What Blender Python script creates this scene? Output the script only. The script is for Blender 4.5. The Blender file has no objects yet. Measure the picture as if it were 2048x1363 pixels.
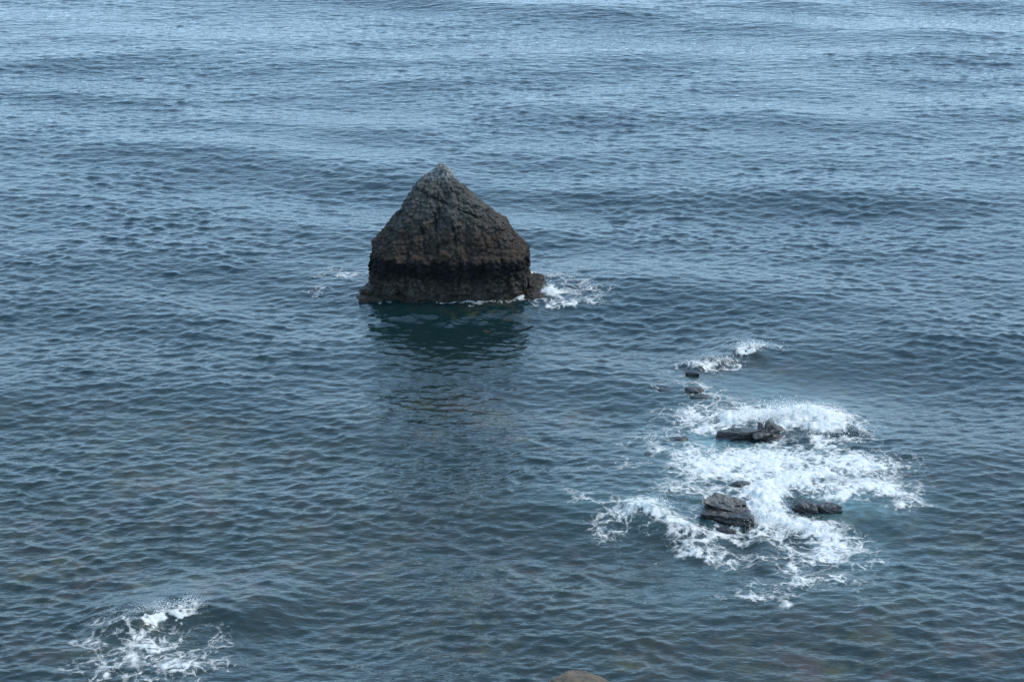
import bpy, math, random
import numpy as np
from mathutils import Vector, Matrix

R = math.radians
scene = bpy.context.scene
col = scene.collection
rng = np.random.default_rng(7)
random.seed(7)

# ------------------------------------------------------------------ camera
CAM_H = 45.0            # metres above the sea, on a cliff top
PITCH = R(22.0)         # looking down
HFOV = R(30.0)
cam_d = bpy.data.cameras.new('camera')
cam = bpy.data.objects.new('camera', cam_d)
col.objects.link(cam)
cam.location = (0, 0, CAM_H)
cam.rotation_euler = (R(90) - PITCH, 0, 0)
cam_d.sensor_width = 36
cam_d.angle = HFOV
cam_d.clip_start = 0.5
cam_d.clip_end = 60000
scene.camera = cam

# ------------------------------------------------------------------ sky, sun, exposure
SUN_EL, SUN_AZ = R(45), R(76)      # azimuth to the right of the viewing direction (+Y towards +X)
w = bpy.data.worlds.new('World')
scene.world = w
w.use_nodes = True
wn = w.node_tree
bgn = wn.nodes['Background']
sky = wn.nodes.new('ShaderNodeTexSky')
sky.sky_type = 'NISHITA'
sky.sun_disc = False
sky.sun_elevation = SUN_EL
sky.sun_rotation = SUN_AZ
sky.air_density = 1.6
sky.dust_density = 1.0
sky.ozone_density = 4.0
# pale-blue tint added over the whole sky, strongest low down, to shape sea reflections
tcw = wn.nodes.new('ShaderNodeTexCoord')
sxw = wn.nodes.new('ShaderNodeSeparateXYZ')
mrw = wn.nodes.new('ShaderNodeMapRange')
mrw.interpolation_type = 'SMOOTHSTEP'
for i_, v_ in ((1, .95), (2, .0), (3, 0.35), (4, .80)): mrw.inputs[i_].default_value = v_
mxw = wn.nodes.new('ShaderNodeMix'); mxw.data_type = 'RGBA'
wn.links.new(tcw.outputs['Generated'], sxw.inputs[0])
wn.links.new(sxw.outputs['Z'], mrw.inputs[0])
wn.links.new(mrw.outputs[0], mxw.inputs[0])
wn.links.new(sky.outputs[0], mxw.inputs[6])
mxw.inputs[7].default_value = (2.38, 4.02, 5.95, 1)
wn.links.new(mxw.outputs[2], bgn.inputs[0])
bgn.inputs[1].default_value = 0.15

sl = bpy.data.lights.new('sun', 'SUN')
sl.energy = 1.3
sl.angle = R(8)
sl.color = (1.0, 0.95, 0.87)
sun = bpy.data.objects.new('sun', sl)
col.objects.link(sun)
sdir = Vector((math.sin(SUN_AZ) * math.cos(SUN_EL), math.cos(SUN_AZ) * math.cos(SUN_EL), math.sin(SUN_EL)))
sun.rotation_euler = sdir.to_track_quat('Z', 'Y').to_euler()
sun.location = (60, 60, 90)

vs = scene.view_settings
scene.display_settings.display_device = 'sRGB'
vs.view_transform = 'Standard'
vs.look = 'None'
vs.gamma = 1.0
vs.use_curve_mapping = False
vs.exposure = 1.46
scene.cycles.max_bounces = 6
scene.cycles.transparent_max_bounces = 12
scene.cycles.use_denoising = True
scene.cycles.sample_clamp_direct = 1.8
scene.cycles.sample_clamp_indirect = 4.0

# ------------------------------------------------------------------ helpers
FPX = 1024 / math.tan(HFOV / 2)
SP, CP = math.sin(PITCH), math.cos(PITCH)

def at(px, py, z=0.0):
    """point of the horizontal plane at height z seen at a pixel of the 2048 px photograph"""
    u = (px - 1024) / FPX
    v = -(py - 681.5) / FPX
    d = (u, CP + v * SP, -SP + v * CP)
    t = (z - CAM_H) / d[2]
    return np.array([d[0] * t, d[1] * t, z])

def scale_at(px, py):
    p = at(px, py)
    dist = math.sqrt(p[0] ** 2 + p[1] ** 2 + CAM_H ** 2)
    depth = p[1] * CP + CAM_H * SP
    return FPX / depth, CAM_H / dist           # px per metre across, foreshortening of the ground

def tag(o, label=None, cat=None, group=None, kind=None):
    if label: o['label'] = label
    if cat: o['category'] = cat
    if group: o['group'] = group
    if kind: o['kind'] = kind
    return o

def mesh_np(name, verts, faces, mat, parent=None, smooth=True, attrs=None):
    me = bpy.data.meshes.new(name)
    verts = np.ascontiguousarray(verts, dtype=np.float32)
    faces = np.ascontiguousarray(faces, dtype=np.int32)
    n = faces.shape[1]
    me.vertices.add(len(verts))
    me.vertices.foreach_set('co', verts.ravel())
    me.loops.add(faces.size)
    me.loops.foreach_set('vertex_index', faces.ravel())
    me.polygons.add(len(faces))
    me.polygons.foreach_set('loop_start', np.arange(0, faces.size, n, dtype=np.int32))
    me.polygons.foreach_set('loop_total', np.full(len(faces), n, dtype=np.int32))
    if smooth:
        me.polygons.foreach_set('use_smooth', np.ones(len(faces), dtype=bool))
    me.update(calc_edges=True)
    for k, a in (attrs or {}).items():
        at_ = me.attributes.new(k, 'FLOAT', 'POINT')
        at_.data.foreach_set('value', np.ascontiguousarray(a, dtype=np.float32))
    me.materials.append(mat)
    o = bpy.data.objects.new(name, me)
    col.objects.link(o)
    if parent: o.parent = parent
    return o

# gradient noise, vectorised
_perm = np.random.default_rng(3).permutation(256)
_perm = np.concatenate([_perm, _perm, _perm])
_g = np.random.default_rng(4).normal(size=(256, 3))
_g /= np.linalg.norm(_g, axis=1)[:, None]

def perlin(p):
    i = np.floor(p).astype(np.int64)
    f = p - i
    u = f * f * f * (f * (f * 6 - 15) + 10)
    i &= 255
    out = 0
    for dx in (0, 1):
        wx = u[:, 0] if dx else 1 - u[:, 0]
        for dy in (0, 1):
            wy = u[:, 1] if dy else 1 - u[:, 1]
            for dz in (0, 1):
                wz = u[:, 2] if dz else 1 - u[:, 2]
                h = _perm[_perm[_perm[i[:, 0] + dx] + i[:, 1] + dy] + i[:, 2] + dz]
                g = _g[h]
                out = out + wx * wy * wz * (g[:, 0] * (f[:, 0] - dx) + g[:, 1] * (f[:, 1] - dy) + g[:, 2] * (f[:, 2] - dz))
    return out * 1.6

def fbm(p, octs=4, gain=0.5, ridged=False):
    a, s, out, tot = 1.0, 1.0, 0, 0
    for k in range(octs):
        n = perlin(p * s + 17.3 * k)
        if ridged: n = 1 - 2 * np.abs(n)
        out = out + a * n
        tot += a
        a *= gain
        s *= 2.03
    return out / tot

def worley(p):
    i = np.floor(p).astype(np.int64)
    f = p - i
    best = np.full(len(p), 9.0)
    sec = np.full(len(p), 9.0)
    for dx in (-1, 0, 1):
        for dy in (-1, 0, 1):
            for dz in (-1, 0, 1):
                a, b, c = (i[:, 0] + dx) & 255, (i[:, 1] + dy) & 255, (i[:, 2] + dz) & 255
                h = _perm[_perm[_perm[a] + b] + c]
                d = np.sqrt((dx + _g[h, 0] * .45 + .5 - f[:, 0]) ** 2 + (dy + _g[h, 1] * .45 + .5 - f[:, 1]) ** 2 + (dz + _g[h, 2] * .45 + .5 - f[:, 2]) ** 2)
                sec = np.minimum(sec, np.maximum(best, d))
                best = np.minimum(best, d)
    return best, sec

def sstep(a, b, x):
    t = np.clip((x - a) / (b - a), 0, 1)
    return t * t * (3 - 2 * t)

# ------------------------------------------------------------------ node helper
class NT:
    def __init__(self, name):
        self.m = bpy.data.materials.new(name)
        self.m.use_nodes = True
        self.t = self.m.node_tree
        self.t.nodes.clear()
        self.out = self.n('ShaderNodeOutputMaterial')
    def n(self, typ, **kw):
        nd = self.t.nodes.new(typ)
        for k, v in kw.items(): setattr(nd, k, v)
        return nd
    def l(self, a, b): self.t.links.new(a, b)
    def put(self, sock, v):
        if hasattr(v, 'is_output') or isinstance(v, bpy.types.NodeSocket): self.l(v, sock)
        else: sock.default_value = v
    def math(self, op, a, b=None, c=None, clamp=False):
        nd = self.n('ShaderNodeMath', operation=op, use_clamp=clamp)
        self.put(nd.inputs[0], a)
        if b is not None: self.put(nd.inputs[1], b)
        if c is not None: self.put(nd.inputs[2], c)
        return nd.outputs[0]
    def ramp(self, v, a, b, lo=0.0, hi=1.0, smooth=True):
        nd = self.n('ShaderNodeMapRange')
        nd.interpolation_type = 'SMOOTHSTEP' if smooth else 'LINEAR'
        self.put(nd.inputs[0], v)
        for i, x in zip((1, 2, 3, 4), (a, b, lo, hi)): self.put(nd.inputs[i], x)
        return nd.outputs[0]
    def mix(self, f, a, b):
        nd = self.n('ShaderNodeMix', data_type='RGBA')
        self.put(nd.inputs[0], f)
        for s, v in ((nd.inputs[6], a), (nd.inputs[7], b)):
            self.put(s, v if isinstance(v, bpy.types.NodeSocket) else (*v, 1))
        return nd.outputs[2]
    def noise(self, vec, scale, detail=3, rough=.5, dist=0.0):
        nd = self.n('ShaderNodeTexNoise')
        self.l(vec, nd.inputs['Vector'])
        nd.inputs['Scale'].default_value = scale
        nd.inputs['Detail'].default_value = detail
        nd.inputs['Roughness'].default_value = rough
        nd.inputs['Distortion'].default_value = dist
        return nd
    def vor(self, vec, scale, feature='F1', rand=1.0):
        nd = self.n('ShaderNodeTexVoronoi', feature=feature)
        self.l(vec, nd.inputs['Vector'])
        nd.inputs['Scale'].default_value = scale
        nd.inputs['Randomness'].default_value = rand
        return nd
    def mapping(self, vec, sc=(1, 1, 1), rot=(0, 0, 0), loc=(0, 0, 0)):
        nd = self.n('ShaderNodeMapping')
        self.l(vec, nd.inputs[0])
        nd.inputs['Scale'].default_value = sc
        nd.inputs['Rotation'].default_value = rot
        nd.inputs['Location'].default_value = loc
        return nd.outputs[0]
    def attr(self, name):
        nd = self.n('ShaderNodeAttribute')
        nd.attribute_name = name
        return nd.outputs['Fac']
    def bump(self, h, strength, dist, normal=None):
        nd = self.n('ShaderNodeBump')
        self.put(nd.inputs['Strength'], strength)
        nd.inputs['Distance'].default_value = dist
        self.l(h, nd.inputs['Height'])
        if normal: self.l(normal, nd.inputs['Normal'])
        return nd.outputs[0]

# ------------------------------------------------------------------ materials
def mat_water():
    t = NT('sea_water')
    geo = t.n('ShaderNodeNewGeometry')
    pos = geo.outputs['Position']
    b = t.n('ShaderNodeBsdfPrincipled')
    bed, milk, calm = t.attr('bed'), t.attr('milk'), t.attr('calm')
    near = t.attr('shoal')
    deepc = t.mix(near, (0.0016, 0.0104, 0.0124), (0.0066, 0.0138, 0.0122))
    n1 = t.noise(t.mapping(pos, (.35, .22, .3)), 1.0, 4, .6, .6).outputs['Color']
    hs = t.n('ShaderNodeSeparateColor'); t.l(n1, hs.inputs[0])
    weed = t.mix(t.ramp(hs.outputs[0], .44, .60), (0.038, 0.038, 0.017), (0.038, 0.028, 0.022))
    c = t.mix(t.math('MULTIPLY', bed, t.ramp(hs.outputs[1], .38, .62, .25, 1.0)), deepc, weed)
    c = t.mix(milk, c, (0.066, 0.122, 0.124))
    t.l(c, b.inputs['Base Color'])
    b.inputs['Roughness'].default_value = 0.04
    b.inputs['IOR'].default_value = 1.333
    # ripples smaller than the modelled waves
    s = t.math('SUBTRACT', 1.0, t.math('MULTIPLY', calm, .55))
    r1 = t.noise(t.mapping(pos, (.8, 1.9, 1), (0, 0, R(8))), 1.7, 2.2, .5, .4).outputs[0]
    r2 = t.noise(t.mapping(pos, (1.0, 1.5, 1), (0, 0, R(-20))), 5.0, 2, .5, .3).outputs[0]
    r0 = t.noise(t.mapping(pos, (.42, 1.45, 1), (0, 0, R(3))), 1.0, 2.2, .5, .3).outputs[0]
    nb = t.bump(r0, t.math('MULTIPLY', s, t.attr('far')), 0.17)
    nb = t.bump(r1, s, 0.065, nb)
    nb = t.bump(r2, s, 0.010, nb)
    t.l(nb, b.inputs['Normal'])
    t.l(b.outputs[0], t.out.inputs[0])
    return t.m

def mat_foam():
    t = NT('sea_foam')
    geo = t.n('ShaderNodeNewGeometry')
    pos = t.mapping(geo.outputs['Position'], (1, .92, .0))
    D = t.attr('foam')
    thick = t.attr('thick')
    wn_ = t.noise(pos, 1.1, 4, .6)
    off = t.n('ShaderNodeVectorMath', operation='MULTIPLY_ADD')
    t.l(wn_.outputs['Color'], off.inputs[0])
    off.inputs[1].default_value = (1.15, 1.15, 0)
    t.l(pos, off.inputs[2])
    wp = off.outputs[0]
    d0 = t.vor(wp, 0.48, 'DISTANCE_TO_EDGE').outputs['Distance']
    d1 = t.vor(wp, 0.85, 'DISTANCE_TO_EDGE').outputs['Distance']
    d2 = t.vor(wp, 2.1, 'DISTANCE_TO_EDGE').outputs['Distance']
    d3 = t.vor(wp, 5.2, 'DISTANCE_TO_EDGE').outputs['Distance']
    n = t.noise(wp, 3.6, 4, .62).outputs[0]
    n2 = t.noise(pos, 1.3, 5, .62, .4).outputs[0]
    def lace(d, w0, gain, soft, mul):
        wv = t.math('ADD', t.math('MULTIPLY', D, gain), w0)
        wv = t.math('ADD', wv, t.math('MULTIPLY', t.math('SUBTRACT', n, .5), mul))
        return t.math('DIVIDE', t.math('SUBTRACT', wv, d), soft, clamp=True)
    a = t.math('MAXIMUM', lace(d1, -.06, .32, .15, .30), lace(d2, -.12, .40, .17, .36))
    a = t.math('MAXIMUM', a, lace(d0, -.02, .17, .10, .16))
    a = t.math('MAXIMUM', a, lace(d3, -.20, .48, .22, .45))
    x = t.math('ADD', D, t.math('MULTIPLY', t.math('SUBTRACT', n2, .5), 1.0))
    full = t.ramp(t.math('ADD', D, t.math('MULTIPLY', t.math('SUBTRACT', n2, .5), 2.0)), .92, 1.30)
    a = t.math('MAXIMUM', a, full)
    veil = t.math('MULTIPLY', t.ramp(x, .42, 1.10, 0, .62), t.ramp(n, .30, .62, .35, 1.0))
    a = t.math('ADD', a, t.math('MULTIPLY', veil, t.math('SUBTRACT', 1.0, a)))
    gate = t.ramp(t.math('ADD', D, t.math('MULTIPLY', t.math('SUBTRACT', n2, .5), .8)), .12, .34)
    a = t.math('MULTIPLY', a, gate)
    a = t.math('MAXIMUM', a, t.math('MULTIPLY', thick, t.ramp(n, .25, .5, .55, 1.0)))
    b = t.n('ShaderNodeBsdfPrincipled')
    cc = t.mix(t.ramp(n, .3, .65), (0.34, 0.37, 0.365), (0.50, 0.470, 0.420))
    t.l(cc, b.inputs['Base Color'])
    b.inputs['Roughness'].default_value = .75
    b.inputs['Specular IOR Level'].default_value = .15
    nb = t.bump(n, .8, .06)
    nb = t.bump(n2, .8, .16, nb)
    t.l(nb, b.inputs['Normal'])
    tr = t.n('ShaderNodeBsdfTransparent')
    mx = t.n('ShaderNodeMixShader')
    t.l(t.math('MULTIPLY', a, .97), mx.inputs[0])
    t.l(tr.outputs[0], mx.inputs[1]); t.l(b.outputs[0], mx.inputs[2])
    t.l(mx.outputs[0], t.out.inputs[0])
    return t.m

def mat_spray():
    t = NT('spray')
    b = t.n('ShaderNodeBsdfPrincipled')
    b.inputs['Base Color'].default_value = (.90, .89, .86, 1)
    b.inputs['Roughness'].default_value = .6
    b.inputs['Specular IOR Level'].default_value = .2
    tl = t.n('ShaderNodeBsdfTranslucent')          # light passes through the drops
    tl.inputs[0].default_value = (.92, .91, .88, 1)
    mx = t.n('ShaderNodeMixShader')
    mx.inputs[0].default_value = .5
    t.l(b.outputs[0], mx.inputs[1]); t.l(tl.outputs[0], mx.inputs[2])
    t.l(mx.outputs[0], t.out.inputs[0])
    return t.m

def mat_stack():
    t = NT('stack_rock')
    geo = t.n('ShaderNodeNewGeometry')
    pos = geo.outputs['Position']
    sep = t.n('ShaderNodeSeparateXYZ'); t.l(pos, sep.inputs[0])
    z = sep.outputs['Z']
    cav = t.attr('cavity')
    vn = t.mapping(pos, (1.0, 1.0, .45))
    n1 = t.noise(vn, 1.6, 6, .65, .4).outputs[0]
    n2 = t.noise(pos, 6.0, 6, .7).outputs[0]
    n3 = t.noise(t.mapping(pos, (1, 1, .35), loc=(9, 4, 2)), .9, 4, .6).outputs[0]
    n4 = t.noise(t.mapping(pos, (1, 1, 1), loc=(3, 14, 7)), 3.4, 6, .7).outputs[0]
    brown, grey, dark, rust = (.040, .024, .014), (.044, .038, .029), (.009, .007, .005), (.070, .033, .017)
    c = t.mix(t.ramp(n1, .38, .62), brown, grey)
    up = t.ramp(t.math('ADD', z, t.math('MULTIPLY', n3, 2.0)), 5.0, 7.2)
    c = t.mix(t.math('MULTIPLY', up, .75), c, (.078, .075, .064))
    lowb = t.ramp(t.math('ADD', z, t.math('MULTIPLY', n3, 1.6)), 5.4, 3.8)
    c = t.mix(t.math('MULTIPLY', lowb, .7), c, (.042, .026, .015))
    c = t.mix(t.math('MULTIPLY', t.ramp(n4, .56, .70), .7), c, rust)
    c = t.mix(t.math('MULTIPLY', t.ramp(n2, .52, .40), .75), c, dark)
    c = t.mix(t.math('MULTIPLY', t.ramp(n2, .62, .74), .55), c, (.115, .108, .095))
    # black lichen band above the tide line
    zb = t.math('ADD', z, t.math('MULTIPLY', t.math('SUBTRACT', n4, .5), 2.4))
    band = t.math('MULTIPLY', t.ramp(zb, 1.3, 1.75), t.ramp(z, 2.78, 2.55))
    z2 = t.math('ADD', z, t.math('MULTIPLY', t.math('SUBTRACT', n2, .5), .8))
    band = t.math('MULTIPLY', t.ramp(zb, 1.1, 1.8), t.ramp(t.math('ADD', z2, t.math('MULTIPLY', t.math('SUBTRACT', n4, .5), 1.2)), 2.88, 2.62))
    # barnacle and weed zone below it
    low = t.ramp(zb, 1.75, 1.1)
    pale = t.ramp(n3, .43, .56)
    barn = t.mix(pale, (.026, .017, .009), (.066, .052, .034))
    barn = t.mix(t.ramp(n2, .55, .45), barn, (.015, .012, .010))
    c = t.mix(low, c, barn)
    c = t.mix(t.math('MULTIPLY', band, t.ramp(n3, .66, .54, .70, 1.0)), c, (.0022, .0022, .0025))
    wetc = t.ramp(z2, .75, .3)
    c = t.mix(t.math('MULTIPLY', wetc, .75), c, (.020, .015, .008))
    # guano at the peak
    g = t.math('MULTIPLY', t.ramp(z, 7.2, 8.0, 0, .7), t.ramp(n4, .42, .58))
    c = t.mix(g, c, (.30, .29, .27))
    c = t.mix(t.math('MULTIPLY', cav, .85), c, (.008, .007, .007))  # hollows and cracks: their shade is put into the colour
    b = t.n('ShaderNodeBsdfPrincipled')
    t.l(c, b.inputs['Base Color'])
    t.l(t.ramp(z, .3, 1.5, .35, .9), b.inputs['Roughness'])
    b.inputs['Specular IOR Level'].default_value = .25
    nb = t.bump(n2, 1.0, .22)
    nb = t.bump(t.noise(pos, 17, 5, .7).outputs[0], .7, .04, nb)
    t.l(nb, b.inputs['Normal'])
    t.l(b.outputs[0], t.out.inputs[0])
    return t.m

def mat_reef(name, base, light, rough, strata_rot, hi=0.6):
    t = NT(name)
    tc = t.n('ShaderNodeTexCoord')
    pos = tc.outputs['Object']
    wz = t.n('ShaderNodeSeparateXYZ'); t.l(t.n('ShaderNodeNewGeometry').outputs['Position'], wz.inputs[0])
    st = t.mapping(pos, (.7, .7, 6.0), strata_rot)
    n1 = t.noise(st, 1.5, 5, .65, .5).outputs[0]
    n2 = t.noise(pos, 7, 6, .7).outputs[0]
    c = t.mix(t.ramp(n1, .42, .60), base, light)
    c = t.mix(t.math('MULTIPLY', t.ramp(n2, .5, .38), hi), c, tuple(v * .25 for v in base))
    c = t.mix(t.math('MULTIPLY', t.attr('cavity'), .8), c, (.01, .01, .01))  # shade of pits and bedding grooves darkened into the colour
    wet = t.ramp(t.math('ADD', wz.outputs[2], t.math('MULTIPLY', t.math('SUBTRACT', n2, .5), .5)), .74, .50)  # wet rock, reaching higher so that shade on front faces is painted in
    c = t.mix(t.math('MULTIPLY', wet, .85), c, tuple(v * .16 for v in base))
    b = t.n('ShaderNodeBsdfPrincipled')
    t.l(c, b.inputs['Base Color'])
    b.inputs['Roughness'].default_value = rough
    nb = t.bump(n1, .8, .05)
    nb = t.bump(n2, .8, .03, nb)
    t.l(nb, b.inputs['Normal'])
    t.l(b.outputs[0], t.out.inputs[0])
    return t.m

M_water, M_foam, M_spray, M_stack = mat_water(), mat_foam(), mat_spray(), mat_stack()
M_slab = mat_reef('slab_rock', (.034, .029, .023), (.098, .086, .068), .5, (R(6), R(14), 0))
M_wet = mat_reef('wet_rock', (.022, .018, .015), (.050, .041, .033), .42, (0, R(8), 0))
M_tan = mat_reef('sandstone', (.060, .043, .024), (.085, .062, .036), .9, (0, 0, 0), .15)

STK = at(900, 575)      # foot of the sea stack

# ------------------------------------------------------------------ sea surface
def fft_tile(L, N, lam_peak, lam_lo, lam_hi, slope, wind, spread, seed, power=4.0):
    """periodic height field with crests across the wind; returns height and the two choppy shifts"""
    k1 = np.fft.fftfreq(N, 1.0 / N) * 2 * math.pi / L
    kx, ky = np.meshgrid(k1, k1, indexing='xy')
    k = np.hypot(kx, ky); k[0, 0] = 1
    kp = 2 * math.pi / lam_peak
    S = k ** -power * np.exp(-1.0 * (kp / k) ** 2)
    S *= sstep(2 * math.pi / lam_hi * .8, 2 * math.pi / lam_hi * 1.1, k) * (1 - sstep(2 * math.pi / lam_lo * .85, 2 * math.pi / lam_lo * 1.15, k))
    ca = (kx * math.cos(wind) + ky * math.sin(wind)) / k
    S *= .04 + np.abs(ca) ** spread
    S[0, 0] = 0
    r = np.random.default_rng(seed)
    H = (r.normal(size=(N, N)) + 1j * r.normal(size=(N, N))) * np.sqrt(S)
    h = np.fft.ifft2(H).real
    sx = np.fft.ifft2(1j * kx * H).real
    sy = np.fft.ifft2(1j * ky * H).real
    f = slope / math.sqrt((sx ** 2 + sy ** 2).mean())
    dx = np.fft.ifft2(1j * kx / k * H).real * f
    dy = np.fft.ifft2(1j * ky / k * H).real * f
    return [np.ascontiguousarray(a, dtype=np.float32) for a in (h * f, dx, dy)], L, N

def samp(arr, L, N, x, y):
    u = (x / L * N) % N
    v = (y / L * N) % N
    i = np.floor(u).astype(np.int32); j = np.floor(v).astype(np.int32)
    fu = (u - i).astype(np.float32); fv = (v - j).astype(np.float32)
    i %= N; j %= N
    i1 = (i + 1) % N; j1 = (j + 1) % N
    return (arr[j, i] * (1 - fu) + arr[j, i1] * fu) * (1 - fv) + (arr[j1, i] * (1 - fu) + arr[j1, i1] * fu) * fv

WIND = R(90)
BANDS = [   # tile, amplitude-fade wavelength
    (fft_tile(331, 512, 26, 8, 60, .055, R(84), 10, 11), 8, .5),
    (fft_tile(173, 1024, 2.8, 1.6, 12, .037, R(99), 7.0, 12), 1.7, .9),
    (fft_tile(83, 1024, 1.3, .75, 2.4, .104, R(74), 8, 13), .8, .9),
    (fft_tile(71, 1024, .9, .45, 1.6, .104, R(110), 8, 15), .5, .9),
    (fft_tile(37, 1024, .6, .22, .75, .060, R(92), 5, 14), .22, .8),
]
noiseT = fft_tile(97, 1024, 14, .25, 60, 1.0, 0, 0, 21, 3.3)
_n = noiseT[0][0]; _n = (_n - _n.mean()) / _n.std()
noise2T = fft_tile(61, 1024, 4, .2, 12, 1.0, 0, 0, 22, 2.9)
_n2 = noise2T[0][0]; _n2 = (_n2 - _n2.mean()) / _n2.std()

def blob_world(px, py, rx, ry, rot=0):
    c = at(px, py); s, f = scale_at(px, py)
    return c[0], c[1], rx / s, ry / (s * f), R(rot)

def blobs(x, y, lst, p=1.0):
    out = np.zeros_like(x)
    for px, py, rx, ry, st, *rot in lst:
        cx, cy, a, b, r = blob_world(px, py, rx, ry, rot[0] if rot else 0)
        dx, dy = x - cx, y - cy
        c, s = math.cos(r), math.sin(r)
        u, v = (dx * c + dy * s) / a, (-dx * s + dy * c) / b
        d2 = u * u + v * v
        out = np.maximum(out, st * np.exp(-(d2 ** p) * .62))
    return out

def polyline_dist(x, y, pts):
    P = [at(*q)[:2] for q in pts]
    lens = [0]
    for a, b in zip(P[:-1], P[1:]): lens.append(lens[-1] + float(np.linalg.norm(b - a)))
    best = np.full_like(x, 1e9); tt = np.zeros_like(x); sg = np.zeros_like(x)
    for k, (a, b) in enumerate(zip(P[:-1], P[1:])):
        d = b - a; L = float(np.linalg.norm(d)); d = d / L
        t = np.clip((x - a[0]) * d[0] + (y - a[1]) * d[1], 0, L)
        ex, ey = x - a[0] - d[0] * t, y - a[1] - d[1] * t
        dd = np.hypot(ex, ey)
        m = dd < best
        best[m] = dd[m]; tt[m] = (lens[k] + t[m]) / lens[-1]
        sg[m] = (d[0] * ey - d[1] * ex)[m]
    return best, tt, np.sign(sg)

RIDGES = [  # photo points of the crest, height, width before / behind
    ([(150, 1262), (260, 1248), (330, 1236), (400, 1218), (480, 1214), (600, 1262)], .60, 1.3, 3.0),
    ([(1235, 1005), (1290, 1030), (1345, 1070), (1400, 1098), (1480, 1112)], .30, 1.0, 2.0),
    ([(1350, 735), (1420, 722), (1490, 702), (1560, 700)], .32, .9, 1.8),
    ([(1560, 835), (1640, 830), (1700, 860), (1690, 890)], .20, 1.2, 1.5),
    ([(730, 628), (900, 634), (1090, 618)], .30, 1.0, 1.6),
    ([(1690, 1040), (1760, 1045), (1830, 1060)], .16, 1.4, 2.4),
    ([(1500, 1060), (1530, 1090), (1520, 1150)], .22, .5, .6),
]
CALM = [(1560, 760, 170, 45, 1), (330, 1190, 110, 28, .9), (1700, 1040, 120, 25, 1), (1400, 760, 60, 25, .8),
        (1330, 910, 70, 14, .8), (900, 700, 200, 90, .6), (1130, 590, 70, 15, .5), (250, 1310, 70, 30, .8)]
FOAM = [  # px, py, rx, ry, strength
    # reef, main body
    (1490, 835, 150, 30, 1.0), (1400, 850, 80, 24, .55), (1630, 850, 85, 40, 1.15), (1560, 850, 60, 30, 1.2), (1440, 822, 70, 16, .75),
    (1560, 925, 140, 34, .92), (1690, 935, 120, 36, .86), (1450, 950, 110, 30, .72), (1580, 970, 150, 30, .85),
    (1530, 1000, 45, 50, 1.2), (1390, 985, 90, 22, .55), (1730, 985, 110, 26, .78), (1820, 1010, 55, 20, .58), (1780, 930, 60, 26, .5), (1620, 965, 120, 16, .8),
    (1550, 1060, 90, 26, 1.15), (1640, 1060, 60, 22, .85), (1470, 1070, 110, 24, .85), (1390, 1070, 70, 22, .80), (1310, 1040, 60, 14, .75, -22),
    (1620, 884, 90, 18, 1.2), (1690, 868, 40, 18, 1.0), (1590, 868, 40, 14, 1.2), (1580, 1105, 130, 34, .90), (1500, 1110, 60, 26, .88), (1680, 1085, 70, 28, .80), (1600, 1150, 120, 26, .74), (1540, 1185, 80, 20, .56), (1730, 1100, 50, 30, .5), (1420, 1100, 90, 12, .8),
    (1250, 1045, 60, 28, .56), (1290, 1010, 60, 14, .60), (1430, 1005, 30, 40, .8), (1400, 1030, 30, 16, .6),
    (1330, 880, 110, 28, .48), (1250, 930, 80, 26, .38), (1320, 900, 50, 9, .6), (1355, 866, 45, 9, .66), (1200, 1000, 90, 18, .36), (1390, 920, 60, 40, .62),
    # reef, top end
    (1400, 728, 55, 12, .66), (1450, 722, 40, 8, .62), (1495, 702, 28, 6, .85), (1535, 697, 30, 4, .7), (1370, 745, 40, 14, .40),
    (1410, 775, 60, 22, .45), (1340, 778, 40, 12, .34), (1440, 795, 50, 12, .45), (1330, 830, 70, 16, .34),
    # lower left breaker
    (320, 1243, 70, 5, 1.1, 14), (250, 1255, 80, 12, .58), (300, 1285, 110, 22, .64), (410, 1290, 50, 40, .60), (310, 1335, 130, 34, .72),
    (220, 1335, 60, 30, .60), (410, 1330, 70, 28, .58), (160, 1345, 60, 18, .46), (370, 1228, 36, 8, 1.0, 16),
    # round the sea stack
    (1110, 592, 20, 9, .9), (1150, 585, 85, 22, .50), (1185, 600, 40, 12, .58), (1140, 608, 80, 7, .64), (1110, 560, 60, 12, .44),
    (690, 555, 75, 14, .60), (700, 578, 50, 14, .68), (650, 580, 60, 14, .50), (900, 604, 60, 3.5, .72), (760, 604, 50, 4, .50), (1010, 606, 60, 4, .5),
    # tiny whitecaps
    (880, 1022, 26, 4, .36), (1190, 585, 60, 20, .24), (1160, 1330, 90, 12, .24), (1300, 960, 60, 20, .26),
    (1560, 1290, 60, 8, .26), (1700, 1200, 90, 20, .22), (1050, 1000, 80, 14, .20),
]
MILK = [(1530, 900, 200, 90, .85), (1590, 1100, 150, 60, .8), (1400, 1030, 160, 40, .5), (1280, 1000, 160, 28, .40), (1700, 1000, 130, 40, .7),
        (1640, 860, 110, 50, .9), (1320, 1070, 90, 30, .2), (1450, 1180, 180, 40, .22), (350, 1290, 120, 40, .20), (1150, 595, 80, 18, .28), (1600, 770, 130, 30, .15)]
BED = [(950, 820, 190, 40, .5), (280, 850, 160, 40, .35), (420, 930, 200, 60, .4), (60, 1090, 130, 60, .5), (300, 1010, 200, 50, .45), (330, 1170, 130, 30, .6),
       (700, 1080, 300, 90, .35), (1000, 1180, 300, 100, .35), (1550, 1320, 200, 60, .7), (1800, 1260, 250, 60, .4), (1700, 800, 170, 60, .5), (1450, 745, 90, 30, .6),
       (950, 612, 90, 10, .5), (100, 1300, 200, 70, .35), (1900, 1000, 140, 90, .35), (1680, 1035, 110, 22, .6), (250, 1320, 100, 30, .4), (1200, 700, 200, 40, .15)]

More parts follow.
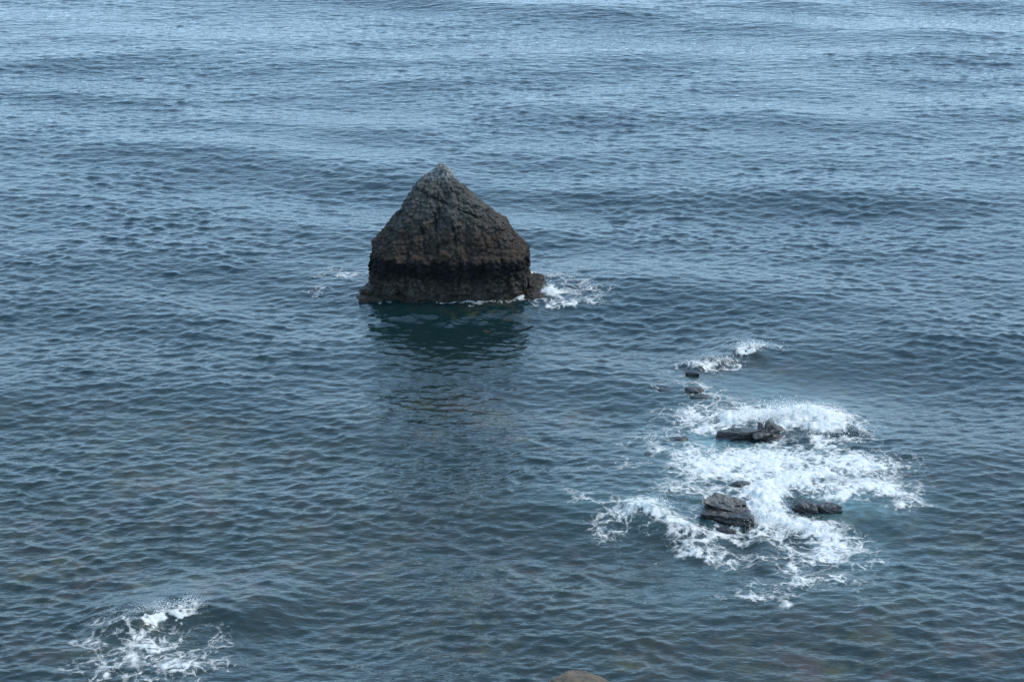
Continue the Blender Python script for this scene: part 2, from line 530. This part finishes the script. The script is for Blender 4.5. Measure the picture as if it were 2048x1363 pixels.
MOUND = [  # churned water piled up where the swell breaks: px, py, rx, ry, height
    (1600, 838, 62, 16, .36), (1560, 834, 34, 9, .34), (1655, 868, 40, 16, .26), (1500, 838, 60, 10, .22), (1540, 1048, 34, 14, .30), (1600, 1056, 44, 12, .28),
    (1290, 1026, 40, 7, .22, -25), (1350, 1058, 40, 8, .22, -25), (1482, 703, 16, 2.5, .10), (1515, 698, 20, 2, .08), (1440, 722, 34, 4, .14), (1385, 727, 26, 5, .14),
    (330, 1240, 58, 4, .12, 12), (392, 1222, 18, 3, .14, 20), (1099, 592, 9, 8, .30), (1530, 1000, 20, 22, .2)]

def axis_t():
    core = np.linspace(-.345, .345, 1090)
    tail = .345 + np.cumsum(.006 * 1.16 ** np.arange(34))
    return np.concatenate([-tail[::-1], core, tail])
TH0, TH1 = R(10.8), R(33.4)
core = np.linspace(TH1, TH0, 800)
y_core = CAM_H / np.tan(core)
y_near = np.linspace(2, y_core[0], 40)[:-1]
y_far = y_core[-1] + np.cumsum(.9 * 1.145 ** np.arange(62))
ys = np.concatenate([y_near, y_core, y_far])
ts = axis_t()
NX, NY = len(ts), len(ys)
Y0, T0 = np.meshgrid(ys, ts, indexing='ij')
X0 = T0 * np.maximum(Y0, 6)
dy_sp = np.gradient(ys)[:, None] * np.ones((1, NX))
dx_sp = np.gradient(ts)[None, :] * np.maximum(ys, 6)[:, None]
x, y = X0.ravel(), Y0.ravel()
sp = np.maximum(dy_sp, dx_sp * 1.6).ravel()
near_mask = sp < 3.0

calm = np.zeros(x.size); foam = np.zeros(x.size); milk = np.zeros(x.size); bed = np.zeros(x.size); thick = np.zeros(x.size)
idx = np.nonzero((np.abs(x) < y * .36 + 2) & (y > 60) & (y < 245))[0]
xi, yi = x[idx], y[idx]
na = samp(_n, noiseT[1], noiseT[2], xi, yi)
nb_ = samp(_n2, noise2T[1], noise2T[2], xi, yi)
wx = xi + na * .35; wy = yi + nb_ * .30
calm[idx] = blobs(wx, wy, CALM)
milk[idx] = np.clip(1.0 * blobs(wx, wy, MILK) ** 1.5 * (1 + .45 * na + .3 * nb_), 0, .95)
bed[idx] = np.clip(blobs(xi + na * 2.0, yi + nb_ * 1.2, BED) * (1 + .5 * nb_), 0, 1)
Dn = blobs(wx, wy, FOAM, 1.05)
foam_i = Dn * (.92 + .17 * na + .15 * nb_)

zz = np.zeros(x.size); ddx = np.zeros(x.size); ddy = np.zeros(x.size)
for (arrs, L, N), lmin, chop in BANDS:
    j = np.nonzero(sp < lmin * 2.2)[0]
    fade = 1 - sstep(lmin * .6, lmin * 2.2, sp[j])
    amp = fade * (1 - calm[j] * (0.0 if lmin > 5 else (.45 if lmin > 1 else .7)))
    if lmin < 5:   # patches of stronger and weaker wind
        amp = amp * (1 + .22 * samp(_n, noiseT[1], noiseT[2], x[j] * .35 + 30, y[j] * .35))
    zz[j] += amp * samp(arrs[0], L, N, x[j], y[j])
    ddx[j] += chop * amp * samp(arrs[1], L, N, x[j], y[j])
    ddy[j] += chop * amp * samp(arrs[2], L, N, x[j], y[j])
crest = np.zeros(idx.size)
for pts, h, wf, wb in RIDGES:
    d, tt, sg = polyline_dist(xi, yi + .35 * np.sin(xi * 1.3) + .2 * np.sin(xi * 2.9 + 1), pts)
    wdt = np.where(sg > 0, wb, wf)
    e = sstep(0, .25, tt) * (1 - sstep(.75, 1, tt))
    zz[idx] += h * e * np.exp(-(d / wdt) ** 2)
    ddy[idx] += -.35 * h * e * np.exp(-(d / wdt) ** 2)
mnd = blobs(xi + .18 * nb_, yi + .22 * na, MOUND, 1.2)
mh = np.zeros_like(xi)
for q_ in MOUND:
    mh = np.maximum(mh, blobs(xi + .18 * nb_, yi + .22 * na, [q_], 1.2))
thick[idx] = sstep(.10, .20, mh)
zz[idx] += mh * (1 + .16 * nb_ + .16 * na)
# wash along the waterline of the sea stack
sx_, sy_ = xi - STK[0], yi - STK[1]
ring = (np.abs((sx_ + .03) / 5.5) ** 3.6 + np.abs((sy_ - .2) / 3.1) ** 3.6) ** (1 / 3.6)
rd = (ring - 1) * 3.2
foam_i = np.maximum(foam_i, (.46 + .30 * na + .16 * nb_) * np.exp(-(np.maximum(rd, 0) / .42) ** 2) * (ring < 1.8))
foam_i = np.clip(foam_i, 0, 1.25)
zz[idx] += np.clip(foam_i - .3, 0, 1) * (.06 + .03 * nb_ + .02 * na)
foam[idx] = foam_i
shoal = sstep(135, 85, y + 0.25 * x)
co = np.stack([x + ddx, y + ddy, zz], 1)
gi = np.arange(NX * NY, dtype=np.int32).reshape(NY, NX)
faces = np.stack([gi[:-1, :-1].ravel(), gi[:-1, 1:].ravel(), gi[1:, 1:].ravel(), gi[1:, :-1].ravel()], 1)
sea = mesh_np('sea', co, faces, M_water, attrs={'calm': calm, 'milk': milk, 'bed': bed, 'shoal': shoal, 'far': sstep(.16, .42, sp)})
tag(sea, kind='structure')

def sea_z(px_, py_):
    i = np.argmin((co[idx, 0] - px_) ** 2 + (co[idx, 1] - py_) ** 2)
    return float(co[idx[i], 2])

# foam floats on the water as sheets of its own, a couple of centimetres proud of it
def foam_sheet(name, label, cat, px0, py0, px1, py1):
    a, b = at(px0, py1), at(px1, py0)
    c0, c1 = at(px0, (py0 + py1) / 2), at(px1, (py0 + py1) / 2)
    fx = x[faces].mean(1); fy = y[faces].mean(1)
    mx = foam[faces].max(1)
    m = (mx > .12) & (fy > a[1]) & (fy < b[1]) & (fx > px_line(px0, fy)) & (fx < px_line(px1, fy))
    f = faces[m]
    u, inv = np.unique(f.ravel(), return_inverse=True)
    v = co[u].copy()
    v[:, 2] += .012 + .02 * np.clip(foam[u], 0, 1)
    o = mesh_np(name, v, inv.reshape(-1, 4), M_foam, attrs={'foam': foam[u], 'thick': thick[u]})
    return tag(o, label, cat, kind='stuff')

def px_line(px, fy):
    depth = fy * CP + CAM_H * SP
    return (px - 1024) / FPX * depth

foam_sheet('sea_foam', 'churning white surf washing over the low reef rocks at right', 'foam', 1120, 640, 1960, 1240)
foam_sheet('sea_foam', 'lacy white foam trailing below the small breaking wave at lower left', 'foam', 40, 1180, 620, 1420)
foam_sheet('sea_foam', 'thin white foam swirling off the right foot of the sea stack', 'foam', 1091, 530, 1300, 639)
foam_sheet('sea_foam', 'faint foam streaks off the left foot of the sea stack', 'foam', 560, 520, 735, 639)
foam_sheet('sea_foam', 'narrow line of foam along the front waterline of the sea stack', 'foam', 736, 520, 1090, 639)

# ------------------------------------------------------------------ the sea stack

zs_t = np.array([-1.5, 0, .8, 1.6, 2.7, 3.0, 3.5, 4.6, 5.85, 6.5, 7.3, 7.8, 8.1])
xl_t = np.array([-5.7, -5.46, -5.30, -5.35, -5.25, -5.1, -4.66, -3.85, -3.05, -2.6, -2.1, -1.60, -1.15])
xr_t = np.array([5.6, 5.40, 5.35, 5.3, 5.25, 5.0, 4.65, 3.8, 2.15, 1.35, .62, .32, .08])
fr_t = np.array([-3.1, -2.8, -2.65, -2.55, -2.65, -2.5, -2.25, -1.75, -1.1, -.75, -.3, .1, .35])
bk_t = np.array([3.4, 3.2, 3.0, 3.0, 3.0, 2.9, 2.7, 2.2, 1.8, 1.6, 1.3, 1.1, .9])

def stack_mesh():
    NT_, NZ = 430, 270
    zv = np.linspace(-1.4, 8.1, NZ)
    th = np.linspace(0, 2 * math.pi, NT_, endpoint=False)
    Z, TH = np.meshgrid(zv, th, indexing='ij')
    xl, xr = np.interp(Z, zs_t, xl_t), np.interp(Z, zs_t, xr_t)
    fr, bk = np.interp(Z, zs_t, fr_t), np.interp(Z, zs_t, bk_t)
    q = np.interp(Z, [0, 3, 8], [3.6, 4.0, 2.8])
    c, s = np.cos(TH), np.sin(TH)
    rr = (np.abs(c) ** q + np.abs(s) ** q) ** (-1 / q)
    cx, cy = (xl + xr) / 2, (fr + bk) / 2
    X = cx + rr * c * (xr - xl) / 2
    Y = cy + rr * s * (bk - fr) / 2
    # outward direction in plan
    nx, ny = c / np.maximum((xr - xl), .5), s / np.maximum((bk - fr), .5)
    ln = np.hypot(nx, ny); nx /= ln; ny /= ln
    P = np.stack([X, Y, Z], -1).reshape(-1, 3)
    P1 = P * np.array([1, 1, .55])
    d = .42 * fbm(P1 * .45, 3) + .22 * fbm(P1 * 1.3 + 5, 4, .55) + .10 * fbm(P * 3.3 + 9, 3, .6)
    w1, w1b = worley(P * np.array([1.5, 1.5, .95]) + .25 * fbm(P * 1.2, 2)[:, None])
    w2, w2b = worley(P * np.array([4.2, 4.2, 3.2]) + 3)
    lumps = (.5 - w1) * .34 + (.45 - w2) * .30
    zf = P[:, 2]
    d += lumps * np.interp(zf, [0, 2.7, 6, 8], [.9, .95, .95, .8])
    # overhanging lip over the black band, hollows beneath it
    lip = .02 * np.exp(-((zf - 2.95) / .25) ** 2)
    notch = -.0 * sstep(.9, 1.5, zf) * (1 - sstep(2.35, 2.85, zf + .35 * fbm(P * 1.1, 2)))
    d += lip + notch
    # long diagonal crack and steep fissures
    cl = np.full(len(P), 1.0)
    X1 = P[:, 0]
    for (xa, za, xb, zb, wdt, dep) in [(-2.2, 7.05, 1.9, 5.35, .06, .18), (-2.5, 6.9, -3.6, 4.9, .07, .18), (.2, 5.2, .45, 3.9, .05, .08),
                                       (-1.9, 5.2, -1.5, 3.0, .06, .14), (3.1, 4.4, 3.6, 2.6, .06, .15), (-.9, 5.6, -.7, 3.2, .05, .12), (1.6, 7.0, 3.4, 4.3, .05, .0)]:
        wob = .12 * fbm(P * 1.6 + 3, 2)
        t = np.clip(((X1 - xa) * (xb - xa) + (zf - za) * (zb - za)) / ((xb - xa) ** 2 + (zb - za) ** 2), 0, 1)
        dd = np.hypot(X1 - xa - (xb - xa) * t, zf - za - (zb - za) * t) + wob
        g = np.exp(-(dd / wdt) ** 2) * (P[:, 1] < 1)
        d -= dep * g
        cl = np.minimum(cl, 1 - .8 * g)
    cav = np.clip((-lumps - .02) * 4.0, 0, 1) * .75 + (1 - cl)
    topf = np.interp(zf, [7.0, 8.1], [1, .45])
    P[:, 0] += (nx.ravel() * d) * topf
    P[:, 1] += (ny.ravel() * d) * topf
    P[:, 2] += .10 * fbm(P * 1.4, 2) * sstep(5, 7, zf)
    top = P[-NT_:].mean(0) + np.array([.0, 0, .22])
    verts = np.vstack([P, top[None]])
    gi = np.arange(NT_ * NZ).reshape(NZ, NT_)
    gj = np.roll(gi, -1, 1)
    f = np.stack([gi[:-1].ravel(), gj[:-1].ravel(), gj[1:].ravel(), gi[1:].ravel()], 1)
    capf = np.stack([gi[-1], gj[-1], np.full(NT_, len(P)), np.full(NT_, len(P))], 1)
    return verts, f, capf, np.append(np.clip(cav, 0, 1), 0)

def tri_quads(verts, f, tris, attrs, name, mat, parent=None):
    """quads plus a cap of triangles -> all triangles"""
    t = np.vstack([f[:, [0, 1, 2]], f[:, [0, 2, 3]], tris])
    return mesh_np(name, verts, t, mat, parent, attrs=attrs)

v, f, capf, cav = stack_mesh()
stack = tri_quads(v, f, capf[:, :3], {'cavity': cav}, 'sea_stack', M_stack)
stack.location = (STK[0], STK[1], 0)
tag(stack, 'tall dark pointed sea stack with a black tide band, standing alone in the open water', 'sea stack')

def rock_mesh(dims, seed, nplanes=16, sub=(90, 60), strata=None, rough=.06, soft=14.0, tilt=0, flat=.0):
    """faceted boulder: a convex body cut by random planes, then weathered"""
    r = np.random.default_rng(seed)
    NT_, NZ = sub
    th = np.linspace(0, 2 * math.pi, NT_, endpoint=False)
    ph = np.linspace(.02, math.pi - .02, NZ)
    PH, TH = np.meshgrid(ph, th, indexing='ij')
    S = np.stack([np.sin(PH) * np.cos(TH), np.sin(PH) * np.sin(TH), np.cos(PH)], -1).reshape(-1, 3)
    nrm = r.normal(size=(nplanes, 3)); nrm /= np.linalg.norm(nrm, axis=1)[:, None]
    nrm = np.vstack([nrm, [[0, 0, 1], [0, 0, -1], [1, .1, 0], [-1, .15, 0], [.1, 1, 0], [-.1, -1, 0]]])
    dd = np.concatenate([r.uniform(.78, 1.05, nplanes), [.8 - flat, .9, 1, 1, 1, 1]])
    q = np.maximum(S @ nrm.T, .02) / dd
    rad = (q ** soft).sum(1) ** (-1 / soft)
    P = S * rad[:, None] * np.array(dims)
    dm = min(dims[0], dims[1])
    sc = 1.0 / max(dm, .3)
    seedv = seed * 7.7
    d = rough * 2.2 * fbm(P * sc * 1.3 + seedv, 3) + rough * fbm(P * sc * 4 + seedv, 4, .6)
    w1, _ = worley(P * sc * np.array([3, 3, 4.5]) + seedv)
    d += (.45 - w1) * rough * 1.6
    cav = np.clip((w1 - .55) * 3, 0, 1) * .5
    if strata is not None:
        n_, freq, dep = np.array(strata[0], float), strata[1], strata[2]
        n_ /= np.linalg.norm(n_)
        s_ = (P @ n_) * freq + .8 * fbm(P * sc * .8 + seedv, 2)
        saw = s_ - np.floor(s_)
        g = np.exp(-((saw - .06) / .09) ** 2)
        step = perlin(np.stack([np.floor(s_) * 3.7, np.zeros(len(P)), np.full(len(P), .5)], 1))
        d += dep * (step * 1.2 + .25 * saw) - dep * .9 * g
        cav = np.maximum(cav, g * .9)
    P = P + S * d[:, None] * dm
    gi = np.arange(NT_ * NZ).reshape(NZ, NT_); gj = np.roll(gi, -1, 1)
    f = np.stack([gi[:-1].ravel(), gi[1:].ravel(), gj[1:].ravel(), gj[:-1].ravel()], 1)
    a, b = P[:NT_].mean(0), P[-NT_:].mean(0)
    verts = np.vstack([P, a[None], b[None]])
    t1 = np.stack([gi[0], gj[0], np.full(NT_, len(P))], 1)
    t2 = np.stack([gj[-1], gi[-1], np.full(NT_, len(P) + 1)], 1)
    return verts, f, np.vstack([t1, t2]), np.concatenate([cav, [0, 0]])

def rock(name, dims, loc, rotz, mat, seed, parent=None, tilt=(0, 0), **kw):
    v, f, t, c = rock_mesh(dims, seed, **kw)
    o = tri_quads(v, f, t, {'cavity': c}, name, mat, parent)
    o.location = loc
    o.rotation_euler = (R(tilt[0]), R(tilt[1]), R(rotz))
    return o

# ledges at the foot of the stack (parts of it)
for (lx, ly, lz, dims, rz, sd) in [(-5.35, -.9, .0, (.75, 1.0, .75), 10, 31), (-5.75, -1.9, -.18, (.62, .28, .34), -15, 32),
                                   (-4.9, -2.2, -.2, (1.0, .7, .5), 5, 33), (5.75, -.5, .25, (.75, 1.3, 1.05), 0, 34),
                                   (5.5, -1.6, .0, (1.0, 1.0, .75), 12, 35), (2.8, -2.6, -.35, (2.0, .7, .6), 4, 36), (-1.8, -2.6, -.35, (2.4, .6, .55), -3, 37)]:
    rock('rock_ledge', dims, (lx, ly, lz), rz, M_stack, sd, parent=stack, rough=.11, sub=(84, 54))
cap = rock('cap_stone', (.42, .40, .26), (-.48, .55, 8.28), 20, M_stack, 41, parent=stack, rough=.08, sub=(48, 30))

# ------------------------------------------------------------------ reef rocks
def place(px, py, dz=0.0):
    p = at(px, py)
    return (p[0], p[1], sea_z(p[0], p[1]) * .5 + dz)

# long low slab and the blocky rock at its right end
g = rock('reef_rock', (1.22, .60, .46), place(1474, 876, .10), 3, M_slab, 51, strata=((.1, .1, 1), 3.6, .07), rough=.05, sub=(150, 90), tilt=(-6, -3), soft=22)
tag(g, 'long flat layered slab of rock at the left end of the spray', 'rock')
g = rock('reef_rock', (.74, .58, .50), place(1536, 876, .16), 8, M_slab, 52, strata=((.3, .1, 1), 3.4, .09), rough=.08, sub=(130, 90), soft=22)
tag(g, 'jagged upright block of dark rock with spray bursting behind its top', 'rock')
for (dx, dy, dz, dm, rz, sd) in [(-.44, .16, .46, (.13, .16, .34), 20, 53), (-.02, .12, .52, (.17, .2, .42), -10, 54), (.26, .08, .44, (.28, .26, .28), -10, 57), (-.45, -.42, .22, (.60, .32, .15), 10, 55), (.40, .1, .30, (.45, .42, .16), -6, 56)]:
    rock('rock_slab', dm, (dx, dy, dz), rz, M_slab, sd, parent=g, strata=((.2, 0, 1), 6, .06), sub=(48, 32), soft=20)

# the big boulder: a dark hollow body under tilted slabs
b0 = place(1454, 1030, .05)
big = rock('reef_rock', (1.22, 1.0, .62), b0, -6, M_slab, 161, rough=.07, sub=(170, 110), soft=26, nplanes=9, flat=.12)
tag(big, 'largest reef boulder, grey slabs tilting to the right over a wet front with painted shade', 'rock')
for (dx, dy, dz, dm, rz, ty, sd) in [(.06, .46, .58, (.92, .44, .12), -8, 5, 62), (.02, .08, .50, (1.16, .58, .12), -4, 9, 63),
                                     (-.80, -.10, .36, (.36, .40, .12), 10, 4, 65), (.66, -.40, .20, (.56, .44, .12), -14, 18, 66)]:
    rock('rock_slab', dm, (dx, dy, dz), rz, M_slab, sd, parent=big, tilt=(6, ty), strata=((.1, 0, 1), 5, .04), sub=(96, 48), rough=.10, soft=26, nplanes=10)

small = [
    ((.56, .30, .26), (1480, 978, .08), -4, M_wet, 71, 'small dark flat rock just above the largest reef boulder'),
    ((.72, .48, .50), (1607, 1020, .08), -5, M_wet, 72, 'dark wet rounded rock, left one of the touching pair right of the largest boulder'),
    ((.72, .46, .44), (1655, 1021, .04), -8, M_wet, 73, 'brown wet rounded rock with water streaming off, right one of the touching pair'),
    ((.85, .22, .16), (1605, 976, .03), -8, M_wet, 74, 'thin brown rock back almost covered by foam, between the reef ridges'),
    ((.42, .22, .20), (1385, 747, -0.01), -16, M_wet, 75, 'small pointed dark rock at the far end of the reef under a line of foam'),
    ((.62, .35, .36), (1388, 783, -0.04), -6, M_wet, 76, 'dark wedge of rock near the far reef end, larger of two close rocks'),
    ((.52, .26, .20), (1397, 794, -0.05), -4, M_wet, 77, 'low dark rock just below the dark wedge near the far reef end'),
    ((.42, .26, .20), (1328, 780, -0.07), 8, M_wet, 78, 'half drowned rock with thin foam on it, left of the dark wedge'),
    ((.36, .22, .22), (1298, 912, -0.05), -10, M_wet, 79, 'tiny dark rock tip in open water left of the long slab'),
    ((.50, .26, .20), (1358, 876, -0.07), 4, M_wet, 80, 'low dark rock with a small splash on it, just left of the long slab'),
    ((.50, .26, .18), (1450, 1058, -.04), 0, M_wet, 81, 'drowned brown rock showing through foam in front of the largest boulder'),
    ((.28, .2, .16), (1542, 1036, -.0), 0, M_wet, 82, 'small rock tip in the white water between the largest boulder and the wet pair'),
    ((.30, .2, .16), (1352, 1042, -.02), 0, M_wet, 83, 'small brown rock tip in foam left of the largest boulder'),
]
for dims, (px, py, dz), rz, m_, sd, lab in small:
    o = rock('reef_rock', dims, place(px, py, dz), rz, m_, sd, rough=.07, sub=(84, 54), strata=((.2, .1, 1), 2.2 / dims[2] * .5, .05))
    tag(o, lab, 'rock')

# tip of a tan boulder on the shore below the cliff
p = at(1163, 1345, 11.0)
v, f, t, c = rock_mesh((1.28, 1.4, .95), 91, nplanes=26, soft=9, rough=.05, sub=(150, 100), strata=((.05, .1, 1), 2.1, .03))
lowm = v[:, 2] < 0          # below the rounded top it runs down to the shore as one widening rock
dz_ = -v[:, 2].copy()
v[lowm, 0] *= 1 + 1.1 * dz_[lowm]
v[lowm, 1] *= 1 + 1.1 * dz_[lowm]
v[lowm, 2] *= 1 + 11 * dz_[lowm]
nb0 = tri_quads(v, f, t, {'cavity': c}, 'shore_boulder', M_tan)
nb0.location = (p[0], p[1] + .6, 9.80)
tag(nb0, 'rounded tan sandstone boulder top poking in at the bottom edge of the photo', 'rock')

# ------------------------------------------------------------------ spray
OCT = np.array([[1, 0, 0], [-1, 0, 0], [0, 1, 0], [0, -1, 0], [0, 0, 1], [0, 0, -1]], float)
OCF = np.array([[0, 2, 4], [2, 1, 4], [1, 3, 4], [3, 0, 4], [2, 0, 5], [1, 2, 5], [3, 1, 5], [0, 3, 5]])

def drops(name, label, parts, seed):
    r = np.random.default_rng(seed)
    C, S = [], []
    for (px, py, n, rad, h, size) in parts:
        n, size = int(n * .75), size * .62
        c = at(px, py)
        q = r.normal(size=(n, 3)) * np.array([rad[0], rad[1], 0])
        hz = np.abs(r.normal(size=n)) * h * np.exp(-(q[:, 0] / (2 * rad[0])) ** 2)
        base = np.array([sea_z(*c[:2])])
        C.append(np.stack([c[0] + q[:, 0], c[1] + q[:, 1], base + hz], 1))
        S.append(size * r.lognormal(-.2, .45, n))
    C = np.vstack(C); S = np.concatenate(S)
    n = len(C)
    V = (C[:, None, :] + OCT[None] * S[:, None, None]).reshape(-1, 3)
    F = (np.arange(n)[:, None, None] * 6 + OCF[None]).reshape(-1, 3)
    o = mesh_np(name, V, F, M_spray, smooth=False)
    return tag(o, label, 'spray', kind='stuff')

drops('sea_spray', 'burst of white spray behind the jagged block on the reef',
      [(1560, 842, 3600, (.8, .35), .42, .022), (1590, 842, 1800, (1.0, .5), .26, .022), (1650, 872, 1300, (1.1, .8), .16, .020), (1500, 842, 2200, (1.4, .4), .22, .022)], 1)
drops('sea_spray', 'white splash on the wave crest at the far end of the reef', [(1500, 700, 1300, (.75, .25), .16, .022), (1440, 722, 500, (.9, .4), .08, .02)], 2)
drops('sea_spray', 'line of spray along the breaking crest at lower left', [(330, 1236, 1300, (.55, .25), .16, .018), (385, 1224, 700, (.3, .15), .2, .018), (280, 1246, 900, (.9, .4), .06, .014)], 3)
drops('sea_spray', 'white water thrown up between the largest boulder and the wet pair', [(1530, 1040, 1700, (.7, .7), .16, .022), (1590, 1055, 1500, (1.0, .5), .16, .022), (1310, 1035, 900, (.6, .4), .12, .018)], 4)
drops('sea_spray', 'small cascade of white water at the right foot of the sea stack', [(1098, 593, 900, (.3, .35), .3, .026)], 5)
